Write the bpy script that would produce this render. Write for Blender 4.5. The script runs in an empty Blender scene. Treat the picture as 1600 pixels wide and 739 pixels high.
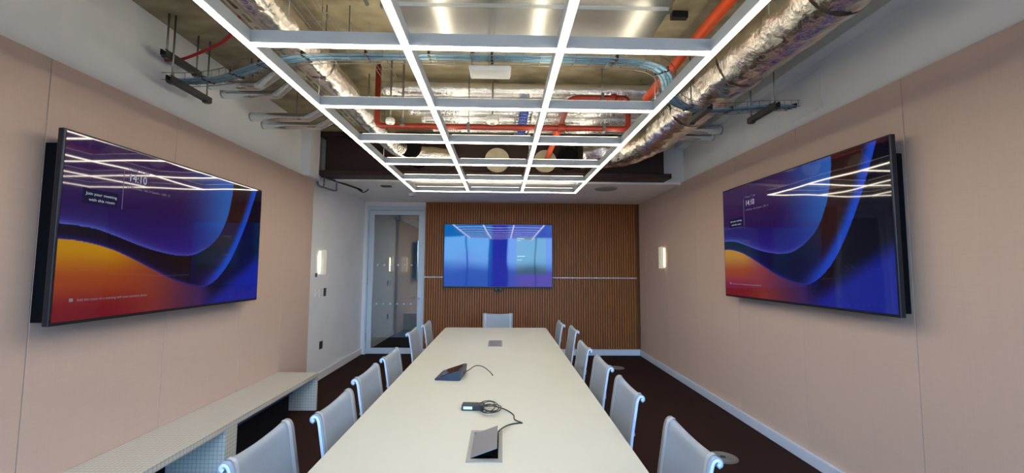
import bpy, bmesh, math, random
import numpy as np
from mathutils import Vector, Matrix

random.seed(7)
rng = np.random.default_rng(7)
C = bpy.context.scene.collection
S = bpy.context.scene
PI = math.pi

# ------------------------------------------------------------------ camera
F_PX, YAW, PITCH, ROLL = 660.5, 0.02109, 0.07319, 0.00642
def cam_axes():
    cy, sy, cp, sp = math.cos(YAW), math.sin(YAW), math.cos(PITCH), math.sin(PITCH)
    f = Vector((sy*cp, cy*cp, sp)); r = Vector((cy, -sy, 0)); u = r.cross(f)
    cr, sr = math.cos(ROLL), math.sin(ROLL)
    return r*cr + u*sr, u*cr - r*sr, f
r_, u_, f_ = cam_axes()
cam_data = bpy.data.cameras.new('camera')
cam = bpy.data.objects.new('camera', cam_data); C.objects.link(cam)
cam.matrix_world = Matrix(((r_.x, u_.x, -f_.x, 0), (r_.y, u_.y, -f_.y, 0), (r_.z, u_.z, -f_.z, 1.5), (0, 0, 0, 1)))
cam_data.sensor_fit = 'HORIZONTAL'; cam_data.sensor_width = 36.0
cam_data.lens = F_PX/1600*36.0
cam_data.clip_start = 0.05; cam_data.clip_end = 200
S.camera = cam

# ------------------------------------------------------------------ world, lights, exposure
S.view_settings.view_transform = 'Standard'; S.view_settings.look = 'None'
S.view_settings.gamma = 1.0; S.view_settings.use_curve_mapping = False
S.view_settings.exposure = 0.75
LED = 14.0            # strip radiance under the grid
FILL_UP = 7.0          # fill strips added on top of the grid housings to brighten the ceiling
SKY = 9.0             # daylight through the windows behind the camera
w = bpy.data.worlds.new('sky'); S.world = w; w.use_nodes = True
nt = w.node_tree; nt.nodes.clear()
out = nt.nodes.new('ShaderNodeOutputWorld'); bg = nt.nodes.new('ShaderNodeBackground')
tc = nt.nodes.new('ShaderNodeTexCoord'); sx = nt.nodes.new('ShaderNodeSeparateXYZ')
rp = nt.nodes.new('ShaderNodeValToRGB'); mr = nt.nodes.new('ShaderNodeMapRange')
nt.links.new(tc.outputs['Generated'], sx.inputs[0]); nt.links.new(sx.outputs['Z'], mr.inputs[0])
mr.inputs[1].default_value = -0.2; mr.inputs[2].default_value = 0.8
nt.links.new(mr.outputs[0], rp.inputs[0]); nt.links.new(rp.outputs[0], bg.inputs[0]); nt.links.new(bg.outputs[0], out.inputs[0])
e = rp.color_ramp.elements
e[0].position = 0.0; e[0].color = (0.05, 0.07, 0.10, 1)
e[1].position = 1.0; e[1].color = (0.20, 0.42, 0.95, 1)
for p, c in ((0.19, (0.08, 0.12, 0.20, 1)), (0.22, (0.38, 0.70, 1.0, 1)), (0.45, (0.26, 0.56, 1.0, 1))):
    n = rp.color_ramp.elements.new(p); n.color = c
bg.inputs[1].default_value = SKY
for x0, x1 in ((-2.33, -0.5), (0.15, 2.38)):       # light portals in the two windows: help sampling of the sky only
    ld = bpy.data.lights.new('window_portal', 'AREA'); ld.shape = 'RECTANGLE'; ld.size = x1-x0; ld.size_y = 2.5
    ld.cycles.is_portal = True
    lo = bpy.data.objects.new('window_portal', ld); C.objects.link(lo)
    lo.location = ((x0+x1)/2, -1.62, 1.35); lo.rotation_euler = (PI/2, 0, 0)   # emits towards +Y

# ------------------------------------------------------------------ node helpers and materials
def lin(c):
    return tuple(((v/255)/12.92 if v/255 <= 0.04045 else ((v/255+0.055)/1.055)**2.4) for v in c)
def new_mat(name):
    m = bpy.data.materials.new(name); m.use_nodes = True
    n = m.node_tree.nodes; n.clear()
    o = n.new('ShaderNodeOutputMaterial'); b = n.new('ShaderNodeBsdfPrincipled')
    m.node_tree.links.new(b.outputs[0], o.inputs[0])
    return m, n, m.node_tree.links, b
def pbr(name, col, rough=0.5, metal=0.0, var=0.06, scale=12, bump=0.0, bscale=60, spec=0.5, stretch=None, bdist=0.002):
    m, n, l, b = new_mat(name)
    tc = n.new('ShaderNodeTexCoord'); mp = n.new('ShaderNodeMapping'); l.new(tc.outputs['Object'], mp.inputs[0])
    if stretch: mp.inputs['Scale'].default_value = stretch
    nz = n.new('ShaderNodeTexNoise'); nz.inputs['Scale'].default_value = scale; nz.inputs['Detail'].default_value = 4
    l.new(mp.outputs[0], nz.inputs['Vector'])
    cr = n.new('ShaderNodeValToRGB'); c = Vector(col[:3])
    cr.color_ramp.elements[0].position = 0.3; cr.color_ramp.elements[1].position = 0.7
    cr.color_ramp.elements[0].color = (*(c*(1-var)), 1); cr.color_ramp.elements[1].color = (*[min(1, v*(1+var)) for v in c], 1)
    l.new(nz.outputs['Fac'], cr.inputs[0]); l.new(cr.outputs[0], b.inputs['Base Color'])
    b.inputs['Roughness'].default_value = rough; b.inputs['Metallic'].default_value = metal
    b.inputs['Specular IOR Level'].default_value = spec
    if bump:
        n2 = n.new('ShaderNodeTexNoise'); n2.inputs['Scale'].default_value = bscale; n2.inputs['Detail'].default_value = 3
        l.new(mp.outputs[0], n2.inputs['Vector'])
        bp = n.new('ShaderNodeBump'); bp.inputs['Strength'].default_value = bump; bp.inputs['Distance'].default_value = bdist
        l.new(n2.outputs['Fac'], bp.inputs['Height']); l.new(bp.outputs[0], b.inputs['Normal'])
    return m
def emit(name, col, strength, base=0.8):
    m, n, l, b = new_mat(name)
    b.inputs['Base Color'].default_value = (base, base, base, 1)
    if base < 0.1: b.inputs['Specular IOR Level'].default_value = 0.0; b.inputs['Roughness'].default_value = 1.0
    b.inputs['Emission Color'].default_value = (*col, 1); b.inputs['Emission Strength'].default_value = strength
    return m
def math_node(n, l, op, a, b=None):
    k = n.new('ShaderNodeMath'); k.operation = op
    for i, v in enumerate((a, b)):
        if v is None: continue
        if isinstance(v, (int, float)): k.inputs[i].default_value = v
        else: l.new(v, k.inputs[i])
    return k.outputs[0]
def tile_mat(name, size=0.0285, line=0.10):
    m, n, l, b = new_mat(name)
    g = n.new('ShaderNodeNewGeometry'); p = n.new('ShaderNodeSeparateXYZ'); q = n.new('ShaderNodeSeparateXYZ')
    l.new(g.outputs['Position'], p.inputs[0]); l.new(g.outputs['True Normal'], q.inputs[0])
    tot = None
    for a in range(3):
        fr = math_node(n, l, 'FRACT', math_node(n, l, 'DIVIDE', math_node(n, l, 'ADD', p.outputs[a], 20.004), size))
        ln = math_node(n, l, 'LESS_THAN', fr, line)
        fl = math_node(n, l, 'LESS_THAN', math_node(n, l, 'ABSOLUTE', q.outputs[a]), 0.5)
        v = math_node(n, l, 'MULTIPLY', ln, fl)
        tot = v if tot is None else math_node(n, l, 'MAXIMUM', tot, v)
    mx = n.new('ShaderNodeMix'); mx.data_type = 'RGBA'; l.new(tot, mx.inputs[0])
    mx.inputs[6].default_value = (*lin((214, 212, 202)), 1); mx.inputs[7].default_value = (*lin((158, 158, 152)), 1)
    l.new(mx.outputs[2], b.inputs['Base Color']); b.inputs['Roughness'].default_value = 0.28
    bp = n.new('ShaderNodeBump'); bp.invert = True; bp.inputs['Strength'].default_value = 0.5; bp.inputs['Distance'].default_value = 0.002
    l.new(tot, bp.inputs['Height']); l.new(bp.outputs[0], b.inputs['Normal'])
    return m
def fabric_mat(name, col):
    m, n, l, b = new_mat(name)
    tc = n.new('ShaderNodeTexCoord')
    hs = []
    for sc in ((4, 4, 260), (4, 260, 4)):
        mp = n.new('ShaderNodeMapping'); mp.inputs['Scale'].default_value = sc; l.new(tc.outputs['Object'], mp.inputs[0])
        nz = n.new('ShaderNodeTexNoise'); nz.inputs['Scale'].default_value = 1.0; nz.inputs['Detail'].default_value = 3
        l.new(mp.outputs[0], nz.inputs['Vector']); hs.append(nz.outputs['Fac'])
    h = math_node(n, l, 'MULTIPLY', math_node(n, l, 'ADD', hs[0], hs[1]), 0.5)
    cr = n.new('ShaderNodeValToRGB'); c = Vector(col)
    cr.color_ramp.elements[0].position = 0.35; cr.color_ramp.elements[1].position = 0.65
    cr.color_ramp.elements[0].color = (*(c*0.968), 1); cr.color_ramp.elements[1].color = (*(c*1.025), 1)
    l.new(h, cr.inputs[0]); l.new(cr.outputs[0], b.inputs['Base Color'])
    b.inputs['Roughness'].default_value = 0.92; b.inputs['Specular IOR Level'].default_value = 0.15
    bp = n.new('ShaderNodeBump'); bp.inputs['Strength'].default_value = 0.12; bp.inputs['Distance'].default_value = 0.001
    l.new(h, bp.inputs['Height']); l.new(bp.outputs[0], b.inputs['Normal'])
    return m
def foil_mat(name, col=(0.86, 0.82, 0.74), sc=24, rough=0.26, dist=0.012, metal=1.0):
    m, n, l, b = new_mat(name)
    tc = n.new('ShaderNodeTexCoord'); mp = n.new('ShaderNodeMapping'); l.new(tc.outputs['Object'], mp.inputs[0])
    v = n.new('ShaderNodeTexVoronoi'); v.feature = 'F1'; v.inputs['Scale'].default_value = sc; l.new(mp.outputs[0], v.inputs['Vector'])
    z = n.new('ShaderNodeTexNoise'); z.inputs['Scale'].default_value = sc*0.8; z.inputs['Detail'].default_value = 6
    z.inputs['Distortion'].default_value = 1.2; l.new(mp.outputs[0], z.inputs['Vector'])
    h = math_node(n, l, 'ADD', math_node(n, l, 'MULTIPLY', v.outputs['Distance'], 0.4), z.outputs['Fac'])
    bp = n.new('ShaderNodeBump'); bp.inputs['Strength'].default_value = 0.55; bp.inputs['Distance'].default_value = dist
    l.new(h, bp.inputs['Height']); l.new(bp.outputs[0], b.inputs['Normal'])
    b.inputs['Base Color'].default_value = (*col, 1); b.inputs['Metallic'].default_value = metal; b.inputs['Roughness'].default_value = rough
    return m
def concrete_mat():
    m, n, l, b = new_mat('concrete')
    tc = n.new('ShaderNodeTexCoord')
    z = n.new('ShaderNodeTexNoise'); z.inputs['Scale'].default_value = 1.4; z.inputs['Detail'].default_value = 8; z.inputs['Roughness'].default_value = 0.7
    mp = n.new('ShaderNodeMapping'); mp.inputs['Scale'].default_value = (1.0, 1.8, 1)
    z2 = n.new('ShaderNodeTexNoise'); z2.inputs['Scale'].default_value = 4; z2.inputs['Detail'].default_value = 5
    l.new(tc.outputs['Object'], z.inputs['Vector']); l.new(tc.outputs['Object'], mp.inputs[0]); l.new(mp.outputs[0], z2.inputs['Vector'])
    h = math_node(n, l, 'MULTIPLY', math_node(n, l, 'ADD', z.outputs['Fac'], z2.outputs['Fac']), 0.5)
    cr = n.new('ShaderNodeValToRGB'); cr.color_ramp.elements[0].position = 0.35; cr.color_ramp.elements[1].position = 0.66
    cr.color_ramp.elements[0].color = (*lin((118, 108, 84)), 1); cr.color_ramp.elements[1].color = (*lin((184, 173, 142)), 1)
    l.new(h, cr.inputs[0]); l.new(cr.outputs[0], b.inputs['Base Color']); b.inputs['Roughness'].default_value = 0.85
    bp = n.new('ShaderNodeBump'); bp.inputs['Strength'].default_value = 0.3; bp.inputs['Distance'].default_value = 0.01
    l.new(h, bp.inputs['Height']); l.new(bp.outputs[0], b.inputs['Normal'])
    return m
def glass_mat(name, gloss, tint=(0.9, 0.95, 1.0)):
    m = bpy.data.materials.new(name); m.use_nodes = True; n = m.node_tree.nodes; l = m.node_tree.links; n.clear()
    o = n.new('ShaderNodeOutputMaterial'); t = n.new('ShaderNodeBsdfTransparent'); g = n.new('ShaderNodeBsdfGlossy')
    t.inputs[0].default_value = (*tint, 1); g.inputs[0].default_value = (1.0, 0.94, 0.86, 1) if gloss else (1, 1, 1, 1); g.inputs['Roughness'].default_value = 0.0
    fr = n.new('ShaderNodeFresnel'); fr.inputs[0].default_value = 1.5
    k = math_node(n, l, 'MINIMUM', math_node(n, l, 'ADD', fr.outputs[0], gloss), 1.0)
    mx = n.new('ShaderNodeMixShader'); l.new(k, mx.inputs[0]); l.new(t.outputs[0], mx.inputs[1]); l.new(g.outputs[0], mx.inputs[2])
    l.new(mx.outputs[0], o.inputs[0])
    return m
def screen_mat(name, strength, spec=0.5, wave=0.0):
    m, n, l, b = new_mat(name)
    a = n.new('ShaderNodeVertexColor'); a.layer_name = 'Col'
    b.inputs['Base Color'].default_value = (0.005, 0.005, 0.006, 1); b.inputs['Roughness'].default_value = 0.035
    b.inputs['Specular IOR Level'].default_value = spec
    l.new(a.outputs['Color'], b.inputs['Emission Color']); b.inputs['Emission Strength'].default_value = strength
    tc = n.new('ShaderNodeTexCoord'); z = n.new('ShaderNodeTexNoise'); z.inputs['Scale'].default_value = 2.4; z.inputs['Detail'].default_value = 0
    l.new(tc.outputs['Object'], z.inputs['Vector'])
    bp = n.new('ShaderNodeBump'); bp.inputs['Strength'].default_value = 1.0; bp.inputs['Distance'].default_value = wave
    l.new(z.outputs['Fac'], bp.inputs['Height']); l.new(bp.outputs[0], b.inputs['Normal'])
    return m

M = {}
M['plaster'] = pbr('plaster', lin((236, 238, 240)), 0.85, var=0.03, scale=3, bump=0.1, bscale=30)
M['white_paint'] = pbr('white_paint', lin((226, 226, 228)), 0.6, var=0.02)
M['soffit'] = pbr('soffit_paint', lin((240, 239, 236)), 0.8, var=0.02, scale=2)
M['pink'] = fabric_mat('pink_fabric', lin((205, 181, 166)))
M['carpet'] = pbr('carpet', lin((50, 34, 31)), 0.98, var=0.25, scale=220, bump=0.6, bscale=400, spec=0.1)
M['concrete'] = concrete_mat()
M['wood'] = pbr('walnut', lin((152, 88, 22)), 0.5, var=0.2, scale=6, stretch=(18, 18, 0.8), bump=0.1, bscale=20)
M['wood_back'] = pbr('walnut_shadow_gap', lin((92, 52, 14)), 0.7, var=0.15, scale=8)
M['tile'] = tile_mat('mosaic_tile')
M['table'] = pbr('table_laminate', lin((191, 193, 184)), 0.42, var=0.012, scale=2, spec=0.35)
M['black'] = pbr('black_plastic', (0.012, 0.012, 0.014), 0.4, var=0.1)
M['black_matt'] = pbr('black_matt', (0.006, 0.006, 0.007), 0.9, var=0.1, spec=0.1)
M['cavity_black'] = pbr('cavity_black', (0.006, 0.006, 0.009), 0.7, var=0.1, spec=0.15)
M['slate'] = pbr('slate_shade', lin((70, 84, 110)), 0.5)  # blue-grey standing in for shade under the bench top
M['bezel'] = pbr('bezel', (0.02, 0.022, 0.03), 0.3, metal=0.4)
M['alu'] = pbr('aluminium', lin((190, 195, 200)), 0.32, metal=1.0, var=0.03)
M['alu_white'] = pbr('white_frame', lin((205, 216, 232)), 0.35, var=0.02)
M['housing'] = pbr('light_housing', lin((182, 192, 200)), 0.5, var=0.02)
M['brown'] = pbr('brown_paint', lin((52, 34, 30)), 0.6, var=0.1, scale=4)
M['red'] = pbr('red_pipe', lin((222, 82, 26)), 0.42, var=0.08, scale=20)
M['dark_red'] = pbr('dark_red_pipe', lin((140, 42, 24)), 0.42, var=0.08, scale=20)
M['crimson'] = pbr('crimson_cable', lin((170, 30, 28)), 0.45, var=0.05)
M['blue_cable'] = pbr('blue_cable', lin((128, 178, 205)), 0.5, var=0.12, scale=30)
M['blue_deep'] = pbr('blue_cable_deep', lin((20, 80, 200)), 0.5, var=0.12, scale=30)
M['foil'] = foil_mat('crumpled_foil')
M['foil_small'] = foil_mat('pipe_foil', (0.80, 0.80, 0.79), 34, 0.25, 0.008, 0.85)
M['foil_branch'] = foil_mat('branch_pipe_foil', (0.74, 0.80, 0.84), 22, 0.16, 0.0025)
M['galv'] = foil_mat('galvanised_sheet', (0.56, 0.56, 0.53), 2.2, 0.26, 0.003)
M['steel'] = pbr('steel', lin((150, 150, 146)), 0.4, metal=1.0, var=0.08)
M['channel'] = pbr('strut_channel', lin((92, 92, 92)), 0.5, metal=0.7, var=0.1)
M['channel_light'] = pbr('slotted_channel', lin((200, 196, 184)), 0.5, metal=0.5, var=0.05)
M['fabric_grey'] = pbr('chair_mesh', lin((150, 160, 172)), 0.8, var=0.04, scale=300, bump=0.3, bscale=500, spec=0.25)
M['hem'] = pbr('chair_hem', lin((168, 179, 192)), 0.7, var=0.03)
M['door_frame'] = pbr('door_frame', lin((196, 208, 218)), 0.4, var=0.02)
M['glass'] = glass_mat('door_glass', 0.24, (0.60, 0.58, 0.54))
M['window_glass'] = glass_mat('window_glass', 0.0, (0.95, 0.97, 1.0))
M['frost'] = pbr('frosted_dot', lin((205, 210, 215)), 0.7)
M['corridor'] = pbr('corridor_paint', lin((158, 158, 158)), 0.8)
M['cream'] = pbr('cream_cap', lin((196, 186, 158)), 0.6, var=0.1)
M['sensor'] = pbr('sensor_white', lin((225, 225, 220)), 0.5)
M['led'] = emit('led_diffuser', (1.0, 0.88, 0.70), LED)
M['fill_up'] = emit('ceiling_fill', (1.0, 0.88, 0.68), FILL_UP)
M['sconce_glow'] = emit('sconce_glow', (1.0, 0.86, 0.50), 12.0)
M['sconce_body'] = emit('sconce_body', (1.0, 0.92, 0.60), 0.18, 0.5)
M['lid'] = pbr('grey_lid', lin((124, 124, 132)), 0.5, metal=0.3, var=0.02)
M['box_frame'] = pbr('grey_frame', lin((140, 143, 140)), 0.5, metal=0.2, var=0.02)
M['label'] = pbr('white_label', lin((225, 225, 225)), 0.6)
M['text'] = emit('screen_text', (0.75, 0.80, 0.95), 0.32, 0.02)
M['text_dim'] = emit('screen_text_dim', (0.62, 0.60, 0.80), 0.15, 0.02)
M['card'] = emit('screen_card', (0.006, 0.005, 0.03), 0.6, 0.01)
M['console_screen'] = pbr('console_screen', (0.02, 0.008, 0.008), 0.06)
M['navy'] = pbr('navy_plastic', lin((38, 48, 68)), 0.4)
M['diffuser_grey'] = pbr('floor_diffuser', lin((120, 112, 104)), 0.55, metal=0.3)
M['speaker_grey'] = pbr('speaker_grille', lin((150, 148, 146)), 0.6, var=0.1, scale=200)

# ------------------------------------------------------------------ mesh helpers
class MB:
    def __init__(s): s.v = []; s.f = []; s.sm = []
    def add(s, v, f, smooth=False):
        b = len(s.v); s.v += [tuple(p) for p in v]; s.f += [tuple(i+b for i in q) for q in f]; s.sm += [smooth]*len(f); return s
    def box(s, x0, x1, y0, y1, z0, z1, M4=None):
        v = [Vector((x, y, z)) for z in (z0, z1) for y in (y0, y1) for x in (x0, x1)]
        if M4 is not None: v = [M4 @ p for p in v]
        return s.add(v, [(0, 2, 3, 1), (4, 5, 7, 6), (0, 1, 5, 4), (2, 6, 7, 3), (0, 4, 6, 2), (1, 3, 7, 5)])
    def prism(s, pts, z0, z1):
        n = len(pts); v = [(x, y, z0) for x, y in pts] + [(x, y, z1) for x, y in pts]
        f = [tuple(range(n-1, -1, -1)), tuple(range(n, 2*n))] + [(i, (i+1) % n, n+(i+1) % n, n+i) for i in range(n)]
        return s.add(v, f)
    def tube(s, path, r, n=12, caps=True, rfun=None, smooth=True):
        P = [Vector(p) for p in path]; k = len(P); up = None; v = []
        for i, p in enumerate(P):
            t = (P[min(i+1, k-1)]-P[max(i-1, 0)]).normalized()
            if up is None: up = Vector((0, 0, 1)) if abs(t.z) < 0.9 else Vector((1, 0, 0))
            a = (up - t*up.dot(t)).normalized(); up = a; b = t.cross(a)
            for j in range(n):
                th = 2*PI*j/n
                rr = (r(i) if callable(r) else r)*(1 + (rfun(i, j) if rfun else 0))
                v.append(p + a*math.cos(th)*rr + b*math.sin(th)*rr)
        f = [(i*n+j, i*n+(j+1) % n, (i+1)*n+(j+1) % n, (i+1)*n+j) for i in range(k-1) for j in range(n)]
        s.add(v, f, smooth)
        if caps:
            b = len(s.v)-len(v)
            s.f += [tuple(b+j for j in range(n-1, -1, -1)), tuple(b+(k-1)*n+j for j in range(n))]; s.sm += [False, False]
        return s
    def bar(s, p, q, w, h):
        p = Vector(p); q = Vector(q); t = (q-p).normalized()
        up = Vector((0, 0, 1)) if abs(t.z) < 0.9 else Vector((1, 0, 0))
        a = t.cross(up).normalized(); b = a.cross(t)
        v = [c + a*sx*w/2 + b*sz*h/2 for c in (p, q) for sx, sz in ((-1, -1), (1, -1), (1, 1), (-1, 1))]
        return s.add(v, [(0, 3, 2, 1), (4, 5, 6, 7)] + [(i, (i+1) % 4, 4+(i+1) % 4, 4+i) for i in range(4)])
    def disc_stack(s, cx, cy, prof, n=40):      # lathe about z: prof = [(r, z)]
        v = [(cx+r*math.cos(2*PI*j/n), cy+r*math.sin(2*PI*j/n), z) for r, z in prof for j in range(n)]
        k = len(prof)
        f = [(i*n+j, i*n+(j+1) % n, (i+1)*n+(j+1) % n, (i+1)*n+j) for i in range(k-1) for j in range(n)]
        f += [tuple(range(n-1, -1, -1)), tuple((k-1)*n+j for j in range(n))]
        return s.add(v, f)
    def build(s, name, mat, parent=None, bevel=0.0, seg=2):
        me = bpy.data.meshes.new(name); me.from_pydata(s.v, [], s.f); me.update()
        for p, q in zip(me.polygons, s.sm): p.use_smooth = q
        bm = bmesh.new(); bm.from_mesh(me); bmesh.ops.recalc_face_normals(bm, faces=bm.faces)
        if bevel:
            ed = [e for e in bm.edges if e.is_manifold and e.calc_face_angle(0) > 0.6]
            bmesh.ops.bevel(bm, geom=ed, offset=bevel, segments=seg, affect='EDGES', profile=0.5, clamp_overlap=True)
        bm.to_mesh(me); bm.free()
        me.materials.append(M[mat] if isinstance(mat, str) else mat)
        o = bpy.data.objects.new(name, me); C.objects.link(o)
        if parent: o.parent = parent; 
        return o
def tag(o, label=None, cat=None, group=None, kind=None):
    if label: o['label'] = label
    if cat: o['category'] = cat
    if group: o['group'] = group
    if kind: o['kind'] = kind
    return o
def struct(o, label=None, cat=None):
    o['kind'] = 'structure'
    if label: o['label'] = label; o['category'] = cat
    return o
def empty(name, loc=(0, 0, 0), rz=0, label=None, cat=None, group=None):
    o = bpy.data.objects.new(name, None); C.objects.link(o); o.location = loc; o.rotation_euler = (0, 0, rz); o.empty_display_size = 0.1
    return tag(o, label, cat, group)
def copy_tree(o, parent=None):
    c = o.copy(); C.objects.link(c); c.parent = parent
    for ch in list(o.children): copy_tree(ch, c)
    return c
def fillet(pts, r, n=8):
    P = [Vector(p) for p in pts]; o = [P[0]]
    for i in range(1, len(P)-1):
        a, b, c = P[i-1], P[i], P[i+1]
        u = (a-b); v = (c-b); d = min(r, u.length*0.49, v.length*0.49); u.normalize(); v.normalize()
        s, e = b+u*d, b+v*d
        for k in range(n+1):
            t = k/n; o.append(s*(1-t)**2 + b*2*t*(1-t) + e*t*t)
    o.append(P[-1]); return o
def resample(path, step):
    P = [Vector(p) for p in path]; o = [P[0]]; acc = 0
    for a, b in zip(P, P[1:]):
        L = (b-a).length
        if L < 1e-6: continue
        d = step-acc
        while d <= L:
            o.append(a+(b-a)*(d/L)); d += step
        acc = (acc+L) % step
    o.append(P[-1]); return o
def crom(pts, n=8):
    P = [Vector(p) for p in pts]; P = [P[0]*2-P[1]]+P+[P[-1]*2-P[-2]]; o = []
    for i in range(1, len(P)-2):
        a, b, c, d = P[i-1:i+3]
        for k in range(n):
            t = k/n; o.append(0.5*((b*2)+(c-a)*t+(a*2-b*5+c*4-d)*t*t+(b*3-a-c*3+d)*t**3))
    o.append(P[-2]); return o

# ------------------------------------------------------------------ room shell
XL, XR, YB, YF, ZC = -2.43, 2.45, 7.42, -1.62, 3.22
struct(MB().box(XL-0.2, XR+0.2, YF-0.2, YB+0.1, -0.1, 0).build('floor', 'carpet'))
struct(MB().box(XL-0.2, XR+0.2, YF-0.2, 5.75, ZC, ZC+0.2).build('ceiling', 'concrete'))
struct(MB().box(XL-0.15, XL, YF-0.2, YB+0.1, 0, ZC).build('wall_left', 'plaster'))
struct(MB().box(XR, XR+0.15, YF-0.2, YB+0.1, 0, ZC).build('wall_right', 'plaster'))
# lowered white soffit over the far end of the room
struct(MB().box(XL, XR, 5.62, YB+0.1, 2.635, ZC).build('ceiling_soffit', 'soffit'))
# back wall: opening for the door on the left
DX0, DX1, DZ = -2.375, -1.365, 2.565
b = MB(); b.box(XL, DX0, YB, YB+0.1, 0, 2.635); b.box(DX0, DX1, YB, YB+0.1, DZ, 2.635); b.box(DX1, XR, YB, YB+0.1, 0, 2.635)
struct(b.build('wall_back', 'white_paint'))
# front wall behind the camera, with two large windows and a column between
b = MB(); b.box(XL, XR, YF-0.15, YF, 0, 0.12); b.box(XL, XR, YF-0.15, YF, 2.75, ZC)
b.box(XL, -2.30, YF-0.15, YF, 0.12, 2.75); b.box(2.36, XR, YF-0.15, YF, 0.12, 2.75)
b.box(-0.5, 0.12, YF-0.15, YF, 0.12, 2.75)
struct(b.build('wall_front', 'plaster'))
for i, (x0, x1) in enumerate(((-2.30, -0.5), (0.12, 2.36))):
    we = empty('window_%d' % (i+1), ((x0+x1)/2, YF-0.07, 0.12)); struct(we)
    cx = (x0+x1)/2; hw = (x1-x0)/2; f = MB()
    for a, c in ((-hw, -hw+0.06), (hw-0.06, hw), (-0.025, 0.025)): f.box(a, c, -0.04, 0.04, 0, 2.63)
    f.box(-hw, hw, -0.039, 0.039, 0, 0.06); f.box(-hw, hw, -0.039, 0.039, 2.57, 2.63)
    f.build('window_frame', 'door_frame', we)
    MB().box(-hw+0.03, hw-0.03, -0.004, 0.004, 0.03, 2.6).build('pane', 'window_glass', we)
# fabric panelling (surface split by fine vertical joints)
def lining(name, x0, x1, seams, z1):
    b = MB()
    for a, c in zip(seams, seams[1:]): b.box(x0, x1, a+0.0015, c-0.0015, 0.0, z1)
    o = b.build(name, 'pink', bevel=0.002, seg=1); return struct(o)
lining('trim_1', XL, -2.365, [-1.25, -0.39, 0.47, 1.33, 2.19, 3.05, 3.91, 4.60, 5.27], 2.575)
lining('trim_2', 2.405, XR, [-1.25, -0.33, 0.59, 1.52, 2.44, 3.37, 4.29, 5.21, 6.13, 7.05, YB], 2.66)
# boxed riser above the panelling on the left, next to the brown beam
struct(MB().box(XL, -2.31, 5.02, 5.27, 2.58, ZC).build('trim_3', 'plaster'))
struct(MB().box(2.33, XR, YF, 5.62, 3.12, ZC).build('trim_7', 'plaster'))
# baseboards
struct(MB().box(XL, XL+0.018, 5.28, YB, 0, 0.10).build('baseboard_left', 'white_paint', bevel=0.003))
b = MB(); b.box(2.375, 2.405, -1.25, YB, 0, 0.085); struct(b.build('baseboard_right', 'alu_white', bevel=0.003))
struct(MB().box(DX1, 2.375, YB-0.055, YB-0.035, 0, 0.10).build('baseboard_back', 'alu_white', bevel=0.003))
# corridor beyond the glass door
b = MB(); b.box(-3.4, -0.4, YB+0.1, 9.4, -0.1, 0)
struct(b.build('floor_corridor', 'carpet'))
b = MB(); b.box(-3.4, -0.4, 9.2, 9.3, 0, 2.7); b.box(-3.4, -3.3, YB+0.1, 9.2, 0, 2.7); b.box(-0.5, -0.4, YB+0.1, 9.2, 0, 2.7); b.box(-3.4, -0.4, YB+0.1, 9.3, 2.7, 2.8)
struct(b.build('wall_corridor', 'corridor'))

# fluted timber lining on the back wall
WX0, WX1 = -1.36, 2.345
b = MB(); pitch = 0.042; k = 0; x = WX0
while x < WX1-0.005:
    x1 = min(x+pitch*0.66, WX1)
    for z0, z1 in ((0.105, 1.318), (1.334, 2.63)): b.box(x, x1, YB-0.035, YB-0.018, z0, z1)
    x += pitch
bw = b.build('trim_4', 'wood'); struct(bw)
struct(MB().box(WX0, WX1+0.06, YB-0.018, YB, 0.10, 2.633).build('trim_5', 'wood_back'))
struct(MB().box(WX0, WX1, YB-0.038, YB-0.018, 1.318, 1.334).build('trim_6', 'alu_white'))

# ------------------------------------------------------------------ glass door
d = struct(empty('door_1', (0, YB, 0)))
f = MB(); t = 0.028
f.box(DX0, DX0+t, -0.012, 0.09, 0, DZ); f.box(DX1-t, DX1, -0.012, 0.09, 0, DZ); f.box(DX0+t, DX1-t, -0.012, 0.09, DZ-0.075, DZ)
f.build('door_frame', 'door_frame', d, bevel=0.002)
LX0, LX1, LZ0, LZ1 = DX0+0.031, DX1-0.031, 0.012, DZ-0.08
f = MB(); sw = 0.085
f.box(LX0, LX0+sw, 0.0, 0.045, LZ0, LZ1); f.box(LX1-sw, LX1, 0.0, 0.045, LZ0, LZ1)
f.box(LX0+sw, LX1-sw, 0.0, 0.045, LZ0, LZ0+0.095); f.box(LX0+sw, LX1-sw, 0.0, 0.045, LZ1-0.075, LZ1)
lf = f.build('door_leaf', 'door_frame', d, bevel=0.002)
MB().box(LX0+sw, LX1-sw, 0.020, 0.028, LZ0+0.095, LZ1-0.075).build('pane', 'glass', lf)
for i, zz in enumerate((1.53, 0.86)):
    for j in range(6):
        xx = LX0+sw+0.075+j*0.118
        q = MB(); n = 20; rr = 0.017
        q.add([(xx+rr*math.cos(2*PI*k/n), 0.0185, zz+rr*math.sin(2*PI*k/n)) for k in range(n)] + [(xx+rr*math.cos(2*PI*k/n), 0.0198, zz+rr*math.sin(2*PI*k/n)) for k in range(n)],
              [tuple(range(n)), tuple(range(2*n-1, n-1, -1))]+[(k, (k+1) % n, n+(k+1) % n, n+k) for k in range(n)])
        q.build('glass_dot', 'frost', lf)
h = MB(); hx = LX1-0.045
h.tube([(hx, 0.0, 0.96), (hx, -0.05, 0.96)], 0.012); h.tube([(hx+0.005, -0.048, 0.96), (hx-0.125, -0.048, 0.96)], 0.010)
h.box(hx-0.02, hx+0.02, -0.008, 0.0, 0.90, 1.02)
h.build('door_handle', 'alu', lf)
for zz in (0.3, 1.25, 2.2):
    MB().tube([(DX0+0.03, -0.016, zz-0.06), (DX0+0.03, -0.016, zz+0.06)], 0.009).build('hinge', 'alu', d)

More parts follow.
